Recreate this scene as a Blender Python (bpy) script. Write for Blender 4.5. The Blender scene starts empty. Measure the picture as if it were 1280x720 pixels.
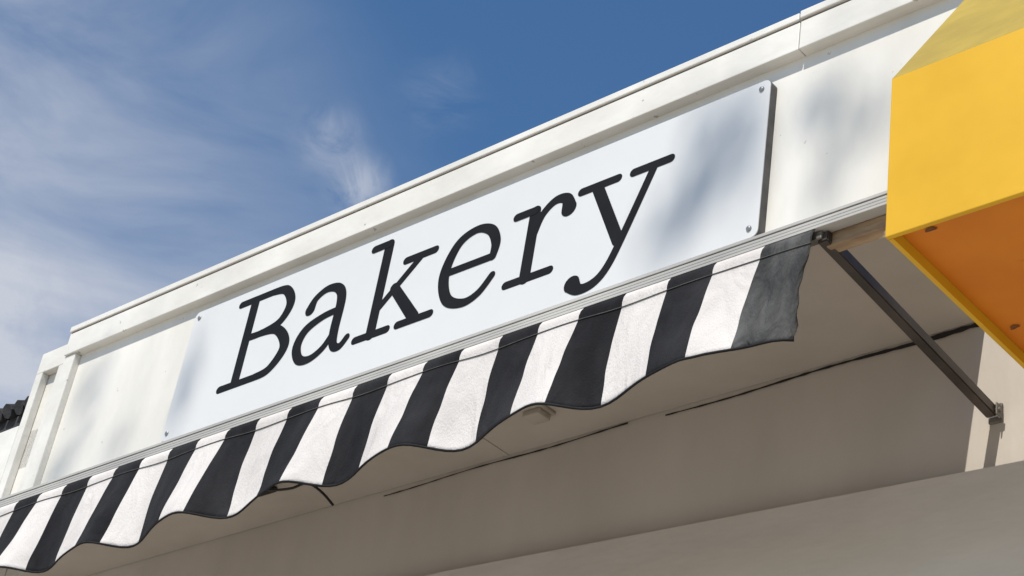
import bpy, bmesh, math, random
from mathutils import Vector, Matrix, noise
random.seed(7)
S=bpy.context.scene
COL=S.collection
H=1.6   # eye height; facade heights below are measured from eye level

# ------------------------------------------------------------ materials
def mat_paint(name,c1,c2,rough=0.5,scale=3.0,bump=0.15,bscale=40,stretch=(1,1,1),spec=0.4,spots=None,wr=None):
    m=bpy.data.materials.new(name); m.use_nodes=True
    nt=m.node_tree; b=nt.nodes['Principled BSDF']
    tc=nt.nodes.new('ShaderNodeTexCoord'); mp=nt.nodes.new('ShaderNodeMapping')
    mp.inputs['Scale'].default_value=stretch
    nt.links.new(tc.outputs['Object'],mp.inputs['Vector'])
    n=nt.nodes.new('ShaderNodeTexNoise'); n.inputs['Scale'].default_value=scale; n.inputs['Detail'].default_value=4; n.inputs['Roughness'].default_value=0.62
    nt.links.new(mp.outputs[0],n.inputs['Vector'])
    r=nt.nodes.new('ShaderNodeValToRGB'); r.color_ramp.elements[0].position=0.36; r.color_ramp.elements[1].position=0.68
    r.color_ramp.elements[0].color=(*c1,1); r.color_ramp.elements[1].color=(*c2,1)
    nt.links.new(n.outputs['Fac'],r.inputs['Fac'])
    out=r.outputs['Color']
    if spots:
        n3=nt.nodes.new('ShaderNodeTexNoise'); n3.inputs['Scale'].default_value=spots[1]; n3.inputs['Detail'].default_value=3
        nt.links.new(tc.outputs['Object'],n3.inputs['Vector'])
        r3=nt.nodes.new('ShaderNodeValToRGB'); r3.color_ramp.elements[0].position=spots[2]; r3.color_ramp.elements[1].position=spots[2]+0.04
        nt.links.new(n3.outputs['Fac'],r3.inputs['Fac'])
        mx=nt.nodes.new('ShaderNodeMixRGB'); mx.inputs['Color2'].default_value=(*spots[0],1)
        nt.links.new(r3.outputs['Color'],mx.inputs['Fac']); nt.links.new(out,mx.inputs['Color1']); out=mx.outputs['Color']
    nt.links.new(out,b.inputs['Base Color'])
    b.inputs['Roughness'].default_value=rough; b.inputs['Specular IOR Level'].default_value=spec
    nrm=None
    if wr:
        n4=nt.nodes.new('ShaderNodeTexNoise'); n4.inputs['Scale'].default_value=wr[0]; n4.inputs['Detail'].default_value=2; n4.inputs['Distortion'].default_value=1.2
        nt.links.new(mp.outputs[0],n4.inputs['Vector'])
        b4=nt.nodes.new('ShaderNodeBump'); b4.inputs['Strength'].default_value=wr[1]; b4.inputs['Distance'].default_value=.03
        nt.links.new(n4.outputs['Fac'],b4.inputs['Height']); nrm=b4.outputs[0]
        nt.links.new(nrm,b.inputs['Normal'])
    if bump>0:
        n2=nt.nodes.new('ShaderNodeTexNoise'); n2.inputs['Scale'].default_value=bscale; n2.inputs['Detail'].default_value=2
        nt.links.new(mp.outputs[0],n2.inputs['Vector'])
        bp=nt.nodes.new('ShaderNodeBump'); bp.inputs['Strength'].default_value=bump; bp.inputs['Distance'].default_value=0.01
        nt.links.new(n2.outputs['Fac'],bp.inputs['Height']); nt.links.new(bp.outputs[0],b.inputs['Normal'])
        if nrm: nt.links.new(nrm,bp.inputs['Normal'])
    return m
M={}
M['fascia']=mat_paint('fascia_paint',(.66,.64,.585),(.78,.76,.71),.45,2.4,.12,30,(1,1,.35),spots=((.52,.48,.42),30,.72))
M['trim']=mat_paint('trim_paint',(.66,.64,.59),(.79,.77,.72),.4,4,.15,25,(.6,1,1),spots=((.4,.37,.32),30,.71))
M['groove']=mat_paint('groove_dark',(.10,.09,.08),(.2,.18,.15),.9,9,0)  # dark tone paints in the shade of the gap below the cap
M['wall']=mat_paint('wall_render',(.51,.465,.41),(.61,.56,.50),.7,1.3,.25,22,(1,1,.35))
M['ledge']=mat_paint('ledge_render',(.55,.51,.455),(.65,.61,.55),.7,2.2,.25,22,(.4,1,1))
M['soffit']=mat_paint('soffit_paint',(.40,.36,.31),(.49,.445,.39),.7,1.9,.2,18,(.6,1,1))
M['signw']=mat_paint('sign_white',(.66,.665,.66),(.695,.70,.695),.28,1.2,.02,6,(1,1,1),.5)
M['edge']=mat_paint('sign_edge',(.06,.06,.06),(.12,.115,.11),.6,14,.1)
M['ink']=mat_paint('letter_black',(.006,.006,.007),(.010,.010,.011),.6,6,0,spec=.15)
M['metal']=mat_paint('rail_painted_metal',(.36,.355,.34),(.52,.51,.48),.45,8,.05,60,(.2,1,1))
M['screw']=mat_paint('screw_steel',(.25,.25,.26),(.4,.4,.4),.35,20,0)
M['screw'].node_tree.nodes['Principled BSDF'].inputs['Metallic'].default_value=.8
M['arm']=mat_paint('arm_bronze',(.035,.026,.021),(.07,.055,.045),.42,6,.08,70)
M['bolt']=mat_paint('bolt_steel',(.10,.09,.08),(.20,.185,.165),.5,12,0)
M['cblack']=mat_paint('canvas_black',(.011,.011,.013),(.028,.028,.031),.9,5,.3,260,(1,1,.5),.12,wr=(9,.5))
M['cfaded']=mat_paint('canvas_faded',(.038,.039,.040),(.11,.11,.11),.9,11,.4,200,(1,1,.4),.15,wr=(13,1.0))
M['cwhite']=mat_paint('canvas_white',(.57,.54,.525),(.68,.65,.63),.85,4,.3,260,(1,1,.5),.15,wr=(9,.5))
M['hem']=mat_paint('hem_binding',(.012,.012,.013),(.022,.022,.024),.8,9,0,spec=.2)
M['wood']=mat_paint('bare_timber',(.13,.08,.045),(.42,.30,.19),.85,14,.5,60,(.25,1,1),spots=((.7,.66,.6),12,.62))
M['yellow']=mat_paint('yellow_paint',(.63,.355,.013),(.71,.41,.020),.5,2.5,.06,20,(1,1,1),.3)
M['yolive']=mat_paint('weathered_yellow',(.33,.235,.035),(.42,.30,.045),.7,5,.1,30)
M['yunder']=mat_paint('bounce_tinted_underside',(.58,.165,.003),(.68,.215,.005),.6,3,.1,20,spots=((.25,.09,.02),9,.72))  # orange base colour stands in for yellow light bouncing under the canopy
M['rust']=mat_paint('rust',(.10,.04,.015),(.22,.09,.03),.9,25,.3)
M['cable']=mat_paint('cable_black',(.01,.01,.01),(.02,.02,.02),.5,5,0)
M['plastic']=mat_paint('cream_plastic',(.35,.31,.26),(.45,.41,.34),.5,6,.05)
M['pave']=mat_paint('pavement',(.42,.38,.33),(.50,.46,.41),.85,1.5,.3,12)
M['road']=mat_paint('asphalt',(.045,.045,.046),(.065,.065,.065),.9,20,.4,120)
M['ground']=mat_paint('ground_earth',(.20,.18,.14),(.28,.25,.20),.95,.5,.2,8)
M['clad']=mat_paint('grey_cladding',(.10,.10,.10),(.16,.16,.155),.8,4,.2,20)
M['dark']=mat_paint('dark_cladding',(.03,.028,.028),(.06,.055,.052),.8,4,.2,20)
M['tile']=mat_paint('roof_tiles',(.025,.025,.028),(.06,.058,.06),.8,9,.6,30)
M['glass']=mat_paint('window_glass',(.02,.025,.03),(.03,.035,.04),.08,1,0)
M['bark']=mat_paint('bark',(.09,.065,.045),(.16,.12,.085),.9,8,.6,20,(1,1,.2))
M['leaf']=mat_paint('leaf',(.04,.075,.02),(.09,.13,.035),.6,3,0)

# ------------------------------------------------------------ helpers
def thing(name,label,cat,loc,**kw):
    o=bpy.data.objects.new(name,None); COL.objects.link(o); o.location=loc; o.empty_display_size=.2
    o['label']=label; o['category']=cat
    for k,v in kw.items(): o[k]=v
    return o
def wloc(o):
    v=Vector((0,0,0))
    while o is not None: v+=o.location; o=o.parent
    return v
def finish(bm,name,mats,parent=None,smooth=False,label=None,kind=None):
    vs=[v.co for v in bm.verts]
    c=Vector([(min(v[i] for v in vs)+max(v[i] for v in vs))/2 for i in range(3)])
    bmesh.ops.translate(bm,verts=bm.verts,vec=-c)
    bmesh.ops.recalc_face_normals(bm,faces=bm.faces)
    me=bpy.data.meshes.new(name); bm.to_mesh(me); bm.free()
    if not isinstance(mats,(list,tuple)): mats=[mats]
    for m in mats: me.materials.append(m)
    if smooth:
        for p in me.polygons: p.use_smooth=True
    o=bpy.data.objects.new(name,me); COL.objects.link(o)
    o.location=c-(wloc(parent) if parent else Vector((0,0,0)))
    if parent: o.parent=parent
    if label: o['label']=label
    if kind: o['kind']=kind
    return o
def addbox(bm,x0,x1,y0,y1,z0,z1,bev=0.0,mi=0):
    r=bmesh.ops.create_cube(bm,size=1)
    vs=r['verts']
    for v in vs:
        v.co=Vector((x0+(v.co.x+.5)*(x1-x0),y0+(v.co.y+.5)*(y1-y0),z0+(v.co.z+.5)*(z1-z0)))
    fs=set(f for v in vs for f in v.link_faces)
    for f in fs: f.material_index=mi
    if bev>0:
        es=list(set(e for v in vs for e in v.link_edges))
        bmesh.ops.bevel(bm,geom=es,offset=bev,segments=2,affect='EDGES',profile=.6)
def box(name,dims,mat,parent=None,bev=0.003,**kw):
    bm=bmesh.new(); addbox(bm,*dims,bev=bev); return finish(bm,name,mat,parent,**kw)
def extr(bm,pts,axis,a0,a1,mi=0):
    def mk(p,a):
        return {'x':(a,p[0],p[1]),'y':(p[0],a,p[1]),'z':(p[0],p[1],a)}[axis]
    v0=[bm.verts.new(mk(p,a0)) for p in pts]; v1=[bm.verts.new(mk(p,a1)) for p in pts]
    fs=[bm.faces.new(v0),bm.faces.new(list(reversed(v1)))]
    n=len(pts)
    for i in range(n):
        fs.append(bm.faces.new((v0[i],v0[(i+1)%n],v1[(i+1)%n],v1[i])))
    for f in fs: f.material_index=mi
    return fs
def tube(bm,pts,rads,seg=8,mi=0):
    rings=[]; ra=None
    for i,p in enumerate(pts):
        p=Vector(p)
        d=(Vector(pts[min(i+1,len(pts)-1)])-Vector(pts[max(i-1,0)])).normalized()
        a=d.orthogonal().normalized() if i==0 else (ra-d*ra.dot(d)).normalized()
        ra=a; b=d.cross(a)
        rings.append([bm.verts.new(p+(a*math.cos(2*math.pi*k/seg)+b*math.sin(2*math.pi*k/seg))*rads[i]) for k in range(seg)])
    for i in range(len(rings)-1):
        for k in range(seg):
            f=bm.faces.new((rings[i][k],rings[i][(k+1)%seg],rings[i+1][(k+1)%seg],rings[i+1][k])); f.material_index=mi
    bm.faces.new(list(reversed(rings[0]))).material_index=mi; bm.faces.new(rings[-1]).material_index=mi

# ------------------------------------------------------------ ground
def sheet(name,x0,x1,y0,y1,z,mat):
    bm=bmesh.new()
    bm.faces.new([bm.verts.new(p) for p in ((x0,y0,z),(x1,y0,z),(x1,y1,z),(x0,y1,z))])
    return finish(bm,name,mat,kind='structure')
sheet('ground',-400,400,-400,400,-.14,M['ground'])
sheet('road',-120,120,-22.0,-14.6,-.136,M['road'])
box('pavement',(-60,60,-14.6,14,-.13,0),M['pave'],bev=.02,kind='structure')  # unseen forecourt, made wide and pale to bounce sunlight under the awning
box('kerb',(-60,60,-14.76,-14.604,-.135,.0),M['trim'],bev=.015,kind='structure')
box('far_pavement',(-60,60,-32,-22.1,-.13,0),M['pave'],bev=.02,kind='structure')

# ------------------------------------------------------------ shop building
XL,XR=-5.49,3.0
shop=thing('shop_building','cream painted single storey shop with flat parapet fascia','shop',(-1.5,.8,0))
def Z(z): return z+H
box('wall',(-7.2,XR,.80,9,0,Z(2.95)),M['wall'],shop,bev=.004)
bm=bmesh.new()
extr(bm,[(-7.19,Z(1.7)),(XR-.01,Z(1.7)),(XR-.01,Z(2.10)),(-1.5,Z(2.252)),(-4.0,Z(2.350)),(-7.19,Z(2.40))],'y',.745,.797)
finish(bm,'lintel',M['ledge'],shop)
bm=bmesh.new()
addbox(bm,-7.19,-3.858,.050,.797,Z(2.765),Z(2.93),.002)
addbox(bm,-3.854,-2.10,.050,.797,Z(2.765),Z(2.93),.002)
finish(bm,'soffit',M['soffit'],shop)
box('side_eave_board',(-7.19,-5.693,.02,.047,Z(2.57),Z(2.95)),M['trim'],shop,bev=.003)
bm=bmesh.new()
def crack(x0,x1,w0,w1,n):
    pts=[]
    for i in range(n+1):
        t=i/n; x=x0+(x1-x0)*t
        w=(w0+(w1-w0)*t**3)*(0.6+.8*random.random())
        zc=Z(2.757)-.010*(1-t)+.003*math.sin(x*9)
        pts.append((x,zc,w))
    a=[bm.verts.new((p[0],.797,p[1]+p[2]*.5)) for p in pts]; b=[bm.verts.new((p[0],.797,p[1]-p[2]*.5)) for p in pts]
    for i in range(n): bm.faces.new((a[i],a[i+1],b[i+1],b[i]))
crack(-4.45,-3.35,.005,.006,30); crack(-3.20,-2.12,.006,.017,40)
finish(bm,'joint_gap',M['cable'],shop)
fascia=box('fascia',(XL+.07,XR,.03,.045,Z(2.60),Z(3.215)),M['fascia'],shop,bev=.002)
bm=bmesh.new()
addbox(bm,XL,-2.202,-.010,.050,Z(3.287),Z(3.310),.003)
addbox(bm,-2.198,XR,-.012,.049,Z(3.288),Z(3.313),.003)
finish(bm,'cap',M['trim'],fascia)
box('groove',(XL+.005,XR,-.002,.046,Z(3.282),Z(3.2865)),M['groove'],fascia,bev=0)
bm=bmesh.new()
addbox(bm,XL+.002,-2.202,-.004,.048,Z(3.186),Z(3.2815),.003)
addbox(bm,-2.199,XR,-.005,.048,Z(3.186),Z(3.2815),.003)
finish(bm,'top_board',M['trim'],fascia)
box('stile',(XL,XL+.069,.004,.047,Z(2.56),Z(3.185)),M['trim'],fascia,bev=.004)
box('batten',(-2.085,-1.70,.012,.048,Z(2.520),Z(2.597)),M['wood'],shop,bev=.004)
bm=bmesh.new()
tube(bm,[(-1.925,.0,Z(2.572)),(-1.90,-.004,Z(2.574)),(-1.875,.0,Z(2.571))],[.006,.008,.005],6)
finish(bm,'peeling_sealant',M['groove'],shop)
pil=box('pilaster',(-5.69,-5.492,.05,.12,Z(2.3),Z(3.24)),M['trim'],shop,bev=.004)
bm=bmesh.new()
addbox(bm,-5.688,-5.494,.018,.0485,Z(3.17),Z(3.262),.003)
addbox(bm,-5.688,-5.645,.018,.0485,Z(2.3),Z(3.1695),.003)
addbox(bm,-5.54,-5.494,.018,.0485,Z(2.3),Z(3.1695),.003)
finish(bm,'pilaster_frame',M['trim'],pil)

# ------------------------------------------------------------ sign
sx0,sx1,sz0,sz1=-4.683,-2.284,Z(2.617),Z(3.128)
sign=thing('bakery_sign','white rectangular sign with black typewriter lettering screwed to cream fascia','sign',((sx0+sx1)/2,.03,sz0))
def rrect(x0,x1,z0,z1,r,n=6):
    out=[]
    for cx,cz,a in ((x1-r,z1-r,0),(x0+r,z1-r,90),(x0+r,z0+r,180),(x1-r,z0+r,270)):
        for i in range(n+1):
            t=math.radians(a+90*i/n); out.append((cx+r*math.cos(t),cz+r*math.sin(t)))
    return out
bm=bmesh.new(); extr(bm,rrect(sx0,sx1,sz0,sz1,.02),'y',.003,.0295)
finish(bm,'backing',M['edge'],sign)
bm=bmesh.new(); extr(bm,rrect(sx0+.001,sx1-.001,sz0+.001,sz1-.001,.02),'y',.0,.0028)
finish(bm,'face_panel',M['signw'],sign)
for (x,z) in ((sx0+.028,sz0+.028),(sx0+.028,sz1-.028),(sx1-.028,sz0+.03),(sx1-.028,sz1-.028)):
    bm=bmesh.new()
    tube(bm,[(x,.001,z),(x,-.003,z),(x,-.005,z),(x,-.006,z)],[.008,.008,.006,.003],14)
    finish(bm,'screw',M['screw'],sign,smooth=False)

def cr(P,n=10):
    out=[]
    for i in range(len(P)-1):
        p0=P[max(i-1,0)];p1=P[i];p2=P[i+1];p3=P[min(i+2,len(P)-1)]
        for k in range(n):
            t=k/n
            out.append(tuple(.5*((2*p1[j])+(-p0[j]+p2[j])*t+(2*p0[j]-5*p1[j]+4*p2[j]-p3[j])*t*t+(-p0[j]+3*p1[j]-3*p2[j]+p3[j])*t**3) for j in range(3)))
    out.append(tuple(P[-1])); return out
SI=[0]
def stroke(bm,P,ox,oz,smooth=True):
    P=[(p[0],p[1],.0132+(p[2]-.0115)*.80) for p in P]
    P=cr(P) if (smooth and len(P)>2) else P
    SI[0]+=1
    y=-.0005-.0001*(SI[0]%9)
    L=[];R=[]
    for i,p in enumerate(P):
        a=P[max(i-1,0)];b=P[min(i+1,len(P)-1)]
        d=Vector((b[0]-a[0],b[1]-a[1])).normalized(); n=Vector((-d.y,d.x))
        L.append((p[0]+n.x*p[2],p[1]+n.y*p[2])); R.append((p[0]-n.x*p[2],p[1]-n.y*p[2]))
    def cap(p,q):
        d=Vector((q[0]-p[0],q[1]-p[1])).normalized(); a0=math.atan2(d.y,d.x)
        out=[]
        for k in range(1,9):
            t=a0+math.pi/2+math.pi*k/9
            out.append((p[0]+math.cos(t)*p[2],p[1]+math.sin(t)*p[2]))
        return out
    def V(q,yy=y): return bm.verts.new((ox+q[0],yy,oz+q[1]))
    lv=[V(q) for q in L]; rv=[V(q) for q in R]
    for i in range(len(P)-1): bm.faces.new((lv[i],lv[i+1],rv[i+1],rv[i]))
    c0=[V(q) for q in cap(P[0],P[1])]
    bm.faces.new([lv[0]]+c0+[rv[0]])
    c1=[V(q) for q in cap(P[-1],P[-2])]
    bm.faces.new([rv[-1]]+c1+[lv[-1]])
h=.0125
G={
'B':(-4.437,[[(.013,.343,h),(.19,.343,h)],[(.013,.012,h),(.19,.012,h)],[(.088,.025,.0215),(.088,.33,.0215)],
   [(.18,.343,h),(.245,.330,.017),(.283,.268,.0215),(.25,.206,.017),(.17,.188,h),(.10,.188,h)],
   [(.16,.188,h),(.25,.174,.017),(.306,.098,.0235),(.255,.025,.017),(.18,.012,h)]]),
'a':(-4.085,[[(.045,.205,.0235),(.062,.242,.014),(.11,.264,.013),(.165,.250,.017),(.192,.20,.0215),(.192,.08,.0215),(.205,.024,.016),(.235,.012,.0125),(.262,.038,.0115)],
   [(.19,.162,.0115),(.12,.156,.013),(.048,.128,.019),(.022,.074,.0215),(.048,.018,.017),(.10,.005,.013),(.155,.03,.0125),(.19,.078,.0115)]]),
'k':(-3.792,[[(.010,.350,h),(.08,.350,h)],[(.078,.015,.0215),(.078,.345,.0215)],[(.010,.012,h),(.150,.012,h)],
   [(.09,.105,.012),(.238,.245,.012)],[(.175,.252,h),(.300,.252,h)],[(.145,.162,.018),(.262,.02,.0215)],[(.195,.012,h),(.332,.012,h)]]),
'e':(-3.449,[[(.03,.14,.012),(.215,.14,.012)],
   [(.214,.14,.0135),(.217,.19,.018),(.187,.243,.017),(.125,.265,.013),(.055,.234,.018),(.020,.137,.0225),(.050,.042,.019),(.12,.007,.014),(.18,.022,.0125),(.225,.07,.0115)]]),
'r':(-3.171,[[(.010,.250,h),(.08,.250,h)],[(.082,.015,.0215),(.082,.245,.0215)],[(.010,.012,h),(.176,.012,h)],
   [(.09,.16,.012),(.112,.222,.013),(.155,.257,.0145),(.198,.25,.018),(.214,.210,.030)]]),
'y':(-2.926,[[(.010,.250,h),(.142,.250,h)],[(.070,.243,.0195),(.172,.03,.0195)],[(.198,.247,h),(.326,.247,h)],
   [(.270,.240,.0120),(.185,.03,.0125),(.145,-.052,.0130),(.105,-.088,.0145),(.055,-.094,.017),(.026,-.068,.030)]]),
}
for ch,(ox,strokes) in G.items():
    bm=bmesh.new()
    for s in strokes: stroke(bm,s,ox,Z(2.737))
    o=finish(bm,'letter',M['ink'],sign,label='black letter '+ch)
    md=o.modifiers.new('thick','SOLIDIFY'); md.thickness=.0003; md.offset=0

# ------------------------------------------------------------ awning
AX1=-2.095; SW=.145; NS=27; AX0=AX1-SW*NS
aw=thing('striped_awning','black and white striped canvas awning valance hanging below bakery sign','awning',((AX0+AX1)/2,.8,Z(2.4)))
bm=bmesh.new()
for z0,z1,yy in ((2.589,2.598,-.022),(2.578,2.586,-.020),(2.567,2.575,-.022),(2.556,2.564,-.024)):
    addbox(bm,AX0,-1.72,yy,.010,Z(z0),Z(z1),.001)
addbox(bm,AX0,-1.722,-.012,.0095,Z(2.557),Z(2.597),0,mi=1)
finish(bm,'rail',[M['metal'],M['groove']],aw)
bm=bmesh.new(); nx=NS*9; nz=22
top=Z(2.556); hgt=.342
def cloth(u,s):
    X=AX1-u
    ph=2*math.pi*(X+2.666)/.478
    w=math.cos(ph)+.16*math.cos(2*ph+.8)+.12*math.sin(2*math.pi*X/.83)
    q=min(1,max(0,(u-.22)/.10)); q=q*q*(3-2*q)
    t=min(1,u/.285)
    w=w*q+(-.85*t**.7+.25*(1-t))*(1-q)
    e=min(1,u/.2)
    A=.037*s**1.2
    y=-.022-.062*s+A*w+.008*noise.noise(Vector((X*5,s*3,0)))*s
    x=X+.017*math.sin(2*math.pi*(X+2.6)/.478)*s*e+.010*noise.noise(Vector((X*3,s*4,5)))*s*e
    x-=.014*math.sin(math.pi*s)*.6
    zz=top-hgt*s*(1+.020*w)
    if u<.15:
        y+=.008*math.sin(s*9+u*34)*s*(1-u/.15)
    if u==0: x+=.004*math.sin(s*31)*s
    if s<.13: y-=.006*math.sin(math.pi*s/.13)
    return (x,y,zz)
grid=[[bm.verts.new(cloth(i*SW/9,j/nz)) for j in range(nz+1)] for i in range(nx+1)]
for i in range(nx):
    for j in range(nz):
        f=bm.faces.new((grid[i][j],grid[i+1][j],grid[i+1][j+1],grid[i][j+1]))
        st=i//9
        f.material_index=(2 if st==0 else 0) if st%2==0 else 1
ca=finish(bm,'canvas',[M['cblack'],M['cwhite'],M['cfaded']],aw,smooth=True)
md=ca.modifiers.new('t','SOLIDIFY'); md.thickness=.0016
bm=bmesh.new()
P=[Vector(cloth(i*SW/6,1.0))for i in range(NS*6+1)]
tube(bm,P,[.0036]*len(P),6); finish(bm,'hem',M['hem'],aw,smooth=True)
bm=bmesh.new()
P=[Vector(cloth(i*SW/6,.13))+Vector((0,-.0022,0)) for i in range(NS*6+1)]
tube(bm,P,[.0014]*len(P),5); finish(bm,'stitched_seam',M['edge'],aw,smooth=True)
bm=bmesh.new()
addbox(bm,AX0,AX1+.012,-.012,.010,Z(2.532),Z(2.5545),.003)
finish(bm,'front_bar',M['bolt'],aw)
def beam(bm,p,q,w,hh):
    p=Vector(p);q=Vector(q);d=(q-p).normalized();s=d.cross(Vector((0,0,1))).normalized();u=s.cross(d)
    vs=[]
    for c in (p,q):
        vs.append([bm.verts.new(c+s*a*w/2+u*b*hh/2) for a,b in ((-1,-1),(1,-1),(1,1),(-1,1))])
    bm.faces.new(vs[0]);bm.faces.new(list(reversed(vs[1])))
    for k in range(4): bm.faces.new((vs[0][k],vs[1][k],vs[1][(k+1)%4],vs[0][(k+1)%4]))
    es=[e for e in bm.edges]
    bmesh.ops.bevel(bm,geom=es,offset=.003,segments=2,affect='EDGES')
bm=bmesh.new(); beam(bm,(-2.083,-.005,Z(2.540)),(-2.068,.775,Z(2.452)),.030,.032)
arm=finish(bm,'arm',M['arm'],aw)
bm=bmesh.new()
addbox(bm,-2.088,-2.048,.790,.799,Z(2.430),Z(2.486),.003)
addbox(bm,-2.050,-2.046,.760,.790,Z(2.436),Z(2.472),.002)
tube(bm,[(-2.060,.772,Z(2.453)),(-2.040,.772,Z(2.453))],[.007,.007],10)
finish(bm,'foot_bracket',M['bolt'],arm)

fx=thing('soffit_fixture','small cream box fixed to shaded soffit behind awning','light fitting',(-3.55,.59,Z(2.765)))
bm=bmesh.new(); addbox(bm,-3.61,-3.52,.565,.645,Z(2.752),Z(2.7635),.004); finish(bm,'base_plate',M['plastic'],fx)
bm=bmesh.new(); addbox(bm,-3.60,-3.53,.575,.635,Z(2.730),Z(2.7515),.005)
finish(bm,'housing',M['plastic'],fx)
cb=thing('loose_cable','black electrical cable hanging loose from soffit','cable',(-4.65,.62,Z(2.765)))
bm=bmesh.new()
P=cr([(-4.86,.55,Z(2.762)),(-4.80,.56,Z(2.735)),(-4.70,.58,Z(2.728)),(-4.64,.6,Z(2.745)),(-4.60,.64,Z(2.72)),(-4.57,.68,Z(2.68))],8)
tube(bm,P,[.005]*len(P),7); finish(bm,'wire',M['cable'],cb,smooth=True)
bm=bmesh.new(); addbox(bm,-4.90,-4.80,.50,.60,Z(2.745),Z(2.7635),.005); finish(bm,'junction_box',M['cable'],cb)

# ------------------------------------------------------------ yellow canopy
yc=thing('yellow_canopy','bright yellow boxed shop canopy with sloped top and underside tinted orange for bounced light','canopy',(-.3,.0,Z(2.184)))
yx0,yx1=-1.684,1.2
bm=bmesh.new(); addbox(bm,yx0,yx1,-.35,-.338,Z(2.184),Z(2.606),.002); finish(bm,'front_panel',M['yellow'],yc)
bm=bmesh.new()
extr(bm,[(-.349,Z(2.6065)),(-.337,Z(2.6065)),(.029,Z(3.175)),(.029,Z(3.195))],'x',yx0,yx1); finish(bm,'sloped_top',M['yolive'],yc)
for xx in (yx0,yx1-.012):
    bm=bmesh.new()
    extr(bm,[(-.3375,Z(2.184)),(-.3375,Z(2.604)),(.0275,Z(3.172)),(.0275,Z(2.58)),(.74,Z(2.58)),(.74,Z(2.176))],'x',xx+.001,xx+.012); finish(bm,'side_panel',M['yellow'],yc)
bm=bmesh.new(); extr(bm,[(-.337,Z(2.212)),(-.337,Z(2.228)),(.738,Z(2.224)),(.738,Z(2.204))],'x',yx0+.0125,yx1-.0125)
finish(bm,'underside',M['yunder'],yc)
def blot(cx,cy,r,k0):
    bm=bmesh.new()
    vs=[bm.verts.new((cx+r*math.cos(t)*(1+.35*math.sin(3*t+k0)),cy+r*.7*math.sin(t)*(1+.3*math.cos(2*t+k0)),Z(2.212-.0075*(cy+.337)-.0028))) for t in [k*math.pi/8 for k in range(16)]]
    bm.faces.new(vs); finish(bm,'rust_spot',M['rust'],yc)
blot(yx0+.075,-.30,.012,0); blot(yx0+.045,.10,.011,1); blot(yx0+.16,-.02,.008,2)

# ------------------------------------------------------------ neighbour house
nb=thing('neighbour_house','dark grey two storey house with dark tiled gable roof','house',(-13,6,0))
wallh=box('wall',(-17,-9.3,2.4,10,0,6.56),M['clad'],nb,bev=.01)
bm=bmesh.new()
extr(bm,[(2.05,6.56),(2.05,6.66),(6.2,8.9),(10.4,6.66),(10.4,6.56),(6.2,8.7)],'x',-17.3,-9.0)
rf=finish(bm,'roof',M['tile'],nb)
bm=bmesh.new()
for k in range(70):
    x=-17.2+k*.117
    tube(bm,[(x,1.99+.01*random.random(),6.672+.012*random.random()),(x,2.5,6.94)],[.05,.05],8)
finish(bm,'eave_tiles',M['tile'],rf)
for xx in (-15.5,-12.5):
    w=box('window',(xx,xx+1.2,2.37,2.398,4.2,5.6),M['glass'],nb,bev=0)
    bm=bmesh.new()
    for d in ((xx-.06,xx,2.34,2.398,4.14,5.66),(xx+1.2,xx+1.26,2.34,2.398,4.14,5.66),(xx+.001,xx+1.199,2.34,2.398,5.601,5.66),(xx+.001,xx+1.199,2.34,2.398,4.14,4.199)): addbox(bm,*d)
    finish(bm,'frame',M['trim'],w)

# ------------------------------------------------------------ street tree (casts the dappled shade)
EL=math.radians(53); AZ=math.radians(10)
sd=Vector((math.sin(AZ)*math.cos(EL),-math.cos(AZ)*math.cos(EL),math.sin(EL)))
tree=thing('street_tree','tall leafy street tree on the pavement shading the shop','tree',(3.0,-9.4,0))
def up(x,z,d): return Vector((x,0,Z(z)))+sd*d
bm=bmesh.new()
trunkpts=[(3.0,-9.4,-.13),(2.98,-9.4,1.2),(2.9,-9.35,6),(3.0,-9.3,12),(2.8,-9.2,16.5),(2.3,-9.1,20.5)]
tube(bm,trunkpts,[.45,.33,.29,.24,.18,.06],12)
lbm=bmesh.new()
def leaves(c,rad,n,size=.10):
    for _ in range(n):
        while True:
            q=Vector((random.uniform(-1,1),random.uniform(-1,1),random.uniform(-1,1)))
            if q.length<1: break
        p=c+Vector((q.x*rad[0],q.y*rad[1],q.z*rad[2]))
        a=Vector((random.gauss(0,1),random.gauss(0,1),random.gauss(0,1))).normalized(); b=a.orthogonal().normalized(); s=size*random.uniform(.6,1.2)
        v=[lbm.verts.new(p+a*s),lbm.verts.new(p+b*s*.45),lbm.verts.new(p-a*s),lbm.verts.new(p-b*s*.45)]
        lbm.faces.new(v)
T=Vector((2.72,-9.2,18.4))
for k in range(40):
    x=random.uniform(-6.2,2.0); zz=random.uniform(6.6,9.2); d=random.uniform(12.5,16)
    c=up(x,zz,d); leaves(c,(.8,.8,.6),150,.13)
    m=(T+c)/2+Vector((0,0,.5)); tube(bm,[tuple(T),tuple(m),tuple(c)],[.07,.03,.008],6)
# (x, z on the facade plane, half width, half height, leaves)
for (x,z,rx,rz,n,d) in ((-2.42,2.93,.16,.19,80,14.5),(-2.58,2.76,.13,.09,26,14.5),
      (-2.12,3.02,.11,.055,20,13.5),(-2.00,2.93,.08,.06,12,13.5),(-2.10,2.80,.06,.05,8,13.5),(-5.25,2.98,.11,.15,13,14),(-5.3,2.72,.13,.1,13,14),(-4.64,2.84,.06,.22,18,13.5),(-5.0,2.70,.08,.07,7,13.5)):
    c=up(x,z,d); leaves(c,(rx,.05,rz),n,.050)
    t0=c+Vector((0,0,3.6)); tube(bm,[tuple(t0),tuple(c+Vector((.05,0,.0)))],[.005,.003],5)
finish(bm,'trunk',M['bark'],tree,smooth=True)
finish(lbm,'crown',M['leaf'],tree)

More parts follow.
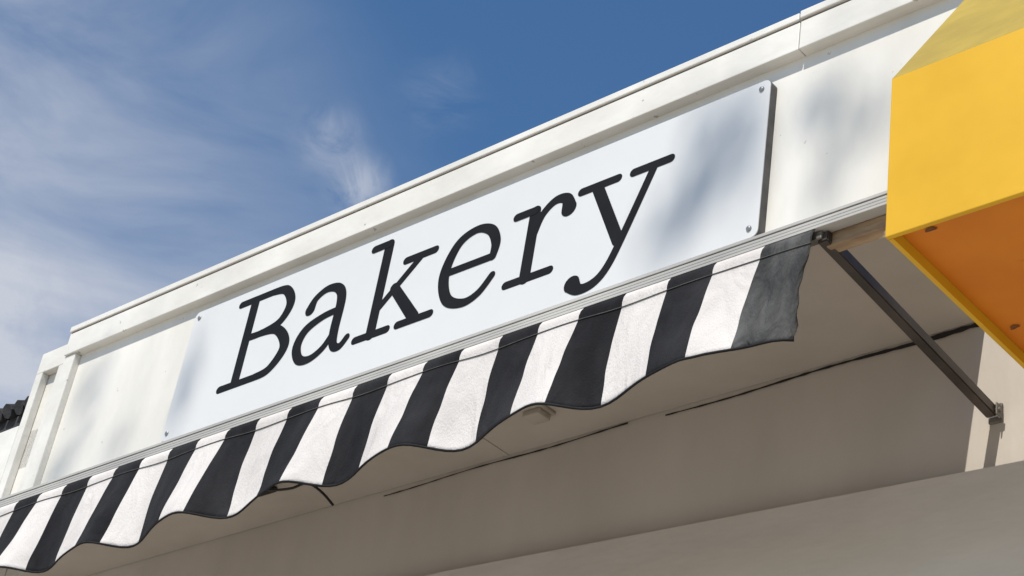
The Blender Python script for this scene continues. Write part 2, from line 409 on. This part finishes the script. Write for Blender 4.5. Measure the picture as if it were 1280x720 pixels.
# ------------------------------------------------------------ light and sky
sun=bpy.data.lights.new('sun','SUN'); sun.energy=4.7; sun.angle=math.radians(.55); sun.color=(1,.94,.84)
so=bpy.data.objects.new('sun',sun); COL.objects.link(so); so.rotation_euler=sd.to_track_quat('Z','Y').to_euler(); so.location=(2,-20,20)
w=bpy.data.worlds.new('World'); S.world=w; w.use_nodes=True; nt=w.node_tree
bg=nt.nodes['Background']; bg.inputs['Strength'].default_value=.12
sky=nt.nodes.new('ShaderNodeTexSky'); sky.sky_type='NISHITA'; sky.sun_disc=False; sky.sun_elevation=EL
sky.sun_rotation=math.atan2(sd.x,sd.y); sky.air_density=1.15; sky.dust_density=.2; sky.ozone_density=2.6
L=nt.links.new
hs=nt.nodes.new('ShaderNodeHueSaturation'); hs.inputs['Saturation'].default_value=1.2; L(sky.outputs[0],hs.inputs['Color'])
tc=nt.nodes.new('ShaderNodeTexCoord')
def cloudnoise(scale,rot,ns,lo,hi,dist=.5,rough=.55):
    mp=nt.nodes.new('ShaderNodeMapping'); mp.inputs['Scale'].default_value=scale; mp.inputs['Rotation'].default_value=rot
    L(tc.outputs['Generated'],mp.inputs['Vector'])
    n1=nt.nodes.new('ShaderNodeTexNoise'); n1.inputs['Scale'].default_value=ns; n1.inputs['Detail'].default_value=7; n1.inputs['Roughness'].default_value=rough; n1.inputs['Distortion'].default_value=dist
    L(mp.outputs[0],n1.inputs['Vector'])
    r1=nt.nodes.new('ShaderNodeMapRange'); r1.inputs['From Min'].default_value=lo; r1.inputs['From Max'].default_value=hi
    L(n1.outputs['Fac'],r1.inputs['Value']); return r1.outputs[0]
def math2(op,a,b):
    n=nt.nodes.new('ShaderNodeMath'); n.operation=op; n.use_clamp=True
    for i,q in enumerate((a,b)):
        if isinstance(q,(int,float)): n.inputs[i].default_value=q
        else: L(q,n.inputs[i])
    return n.outputs[0]
sx=nt.nodes.new('ShaderNodeSeparateXYZ'); L(tc.outputs['Generated'],sx.inputs[0])
r2=nt.nodes.new('ShaderNodeMapRange'); r2.interpolation_type='SMOOTHSTEP'
r2.inputs['From Min'].default_value=-.60; r2.inputs['From Max'].default_value=-.79; r2.inputs['To Min'].default_value=.0; r2.inputs['To Max'].default_value=.88
L(sx.outputs['X'],r2.inputs['Value'])
haze=math2('MULTIPLY',cloudnoise((1.2,3.6,9.5),(.5,.35,.3),1.9,.20,.74),r2.outputs[0])
def puff(direction,rad,amt,ns,lo,hi,sc=(1,1,1)):
    d=nt.nodes.new('ShaderNodeVectorMath'); d.operation='DISTANCE'; d.inputs[1].default_value=direction
    L(tc.outputs['Generated'],d.inputs[0])
    r=nt.nodes.new('ShaderNodeMapRange'); r.interpolation_type='SMOOTHSTEP'
    r.inputs['From Min'].default_value=rad; r.inputs['From Max'].default_value=0; r.inputs['To Max'].default_value=amt
    L(d.outputs['Value'],r.inputs['Value'])
    return math2('MULTIPLY',cloudnoise(sc,(.2,.5,.4),ns,lo,hi,.8,.62),r.outputs[0])
tot=math2('ADD',haze,puff((-.664,.466,.586),.028,.50,22,.34,.68,(1.3,1,1)))
tot=math2('ADD',tot,puff((-.660,.490,.569),.026,.62,26,.34,.64,(1.3,1,1)))
tot=math2('ADD',tot,puff((-.798,.393,.455),.085,.9,6,.30,.66))
tot=math2('ADD',tot,puff((-.612,.495,.617),.035,.18,16,.40,.7,(1,1,3)))
mx=nt.nodes.new('ShaderNodeMixRGB'); mx.inputs['Color2'].default_value=(4.7,5.0,5.7,1)
L(tot,mx.inputs['Fac']); L(hs.outputs[0],mx.inputs['Color1']); L(mx.outputs[0],bg.inputs['Color'])

# ------------------------------------------------------------ camera
cam=bpy.data.cameras.new('camera'); co=bpy.data.objects.new('camera',cam); COL.objects.link(co)
R=Matrix(((.7407,.2683,.6159),(.6558,-.4878,-.5761),(.1458,.8306,-.5374)))
co.rotation_euler=R.to_quaternion().normalized().to_euler(); co.location=(0,-2.93,H)
cam.sensor_width=36; cam.lens=36*2259/1280; cam.clip_end=1500; cam.clip_start=.05
S.camera=co
S.view_settings.view_transform='Standard'; S.view_settings.look='None'; S.view_settings.exposure=0
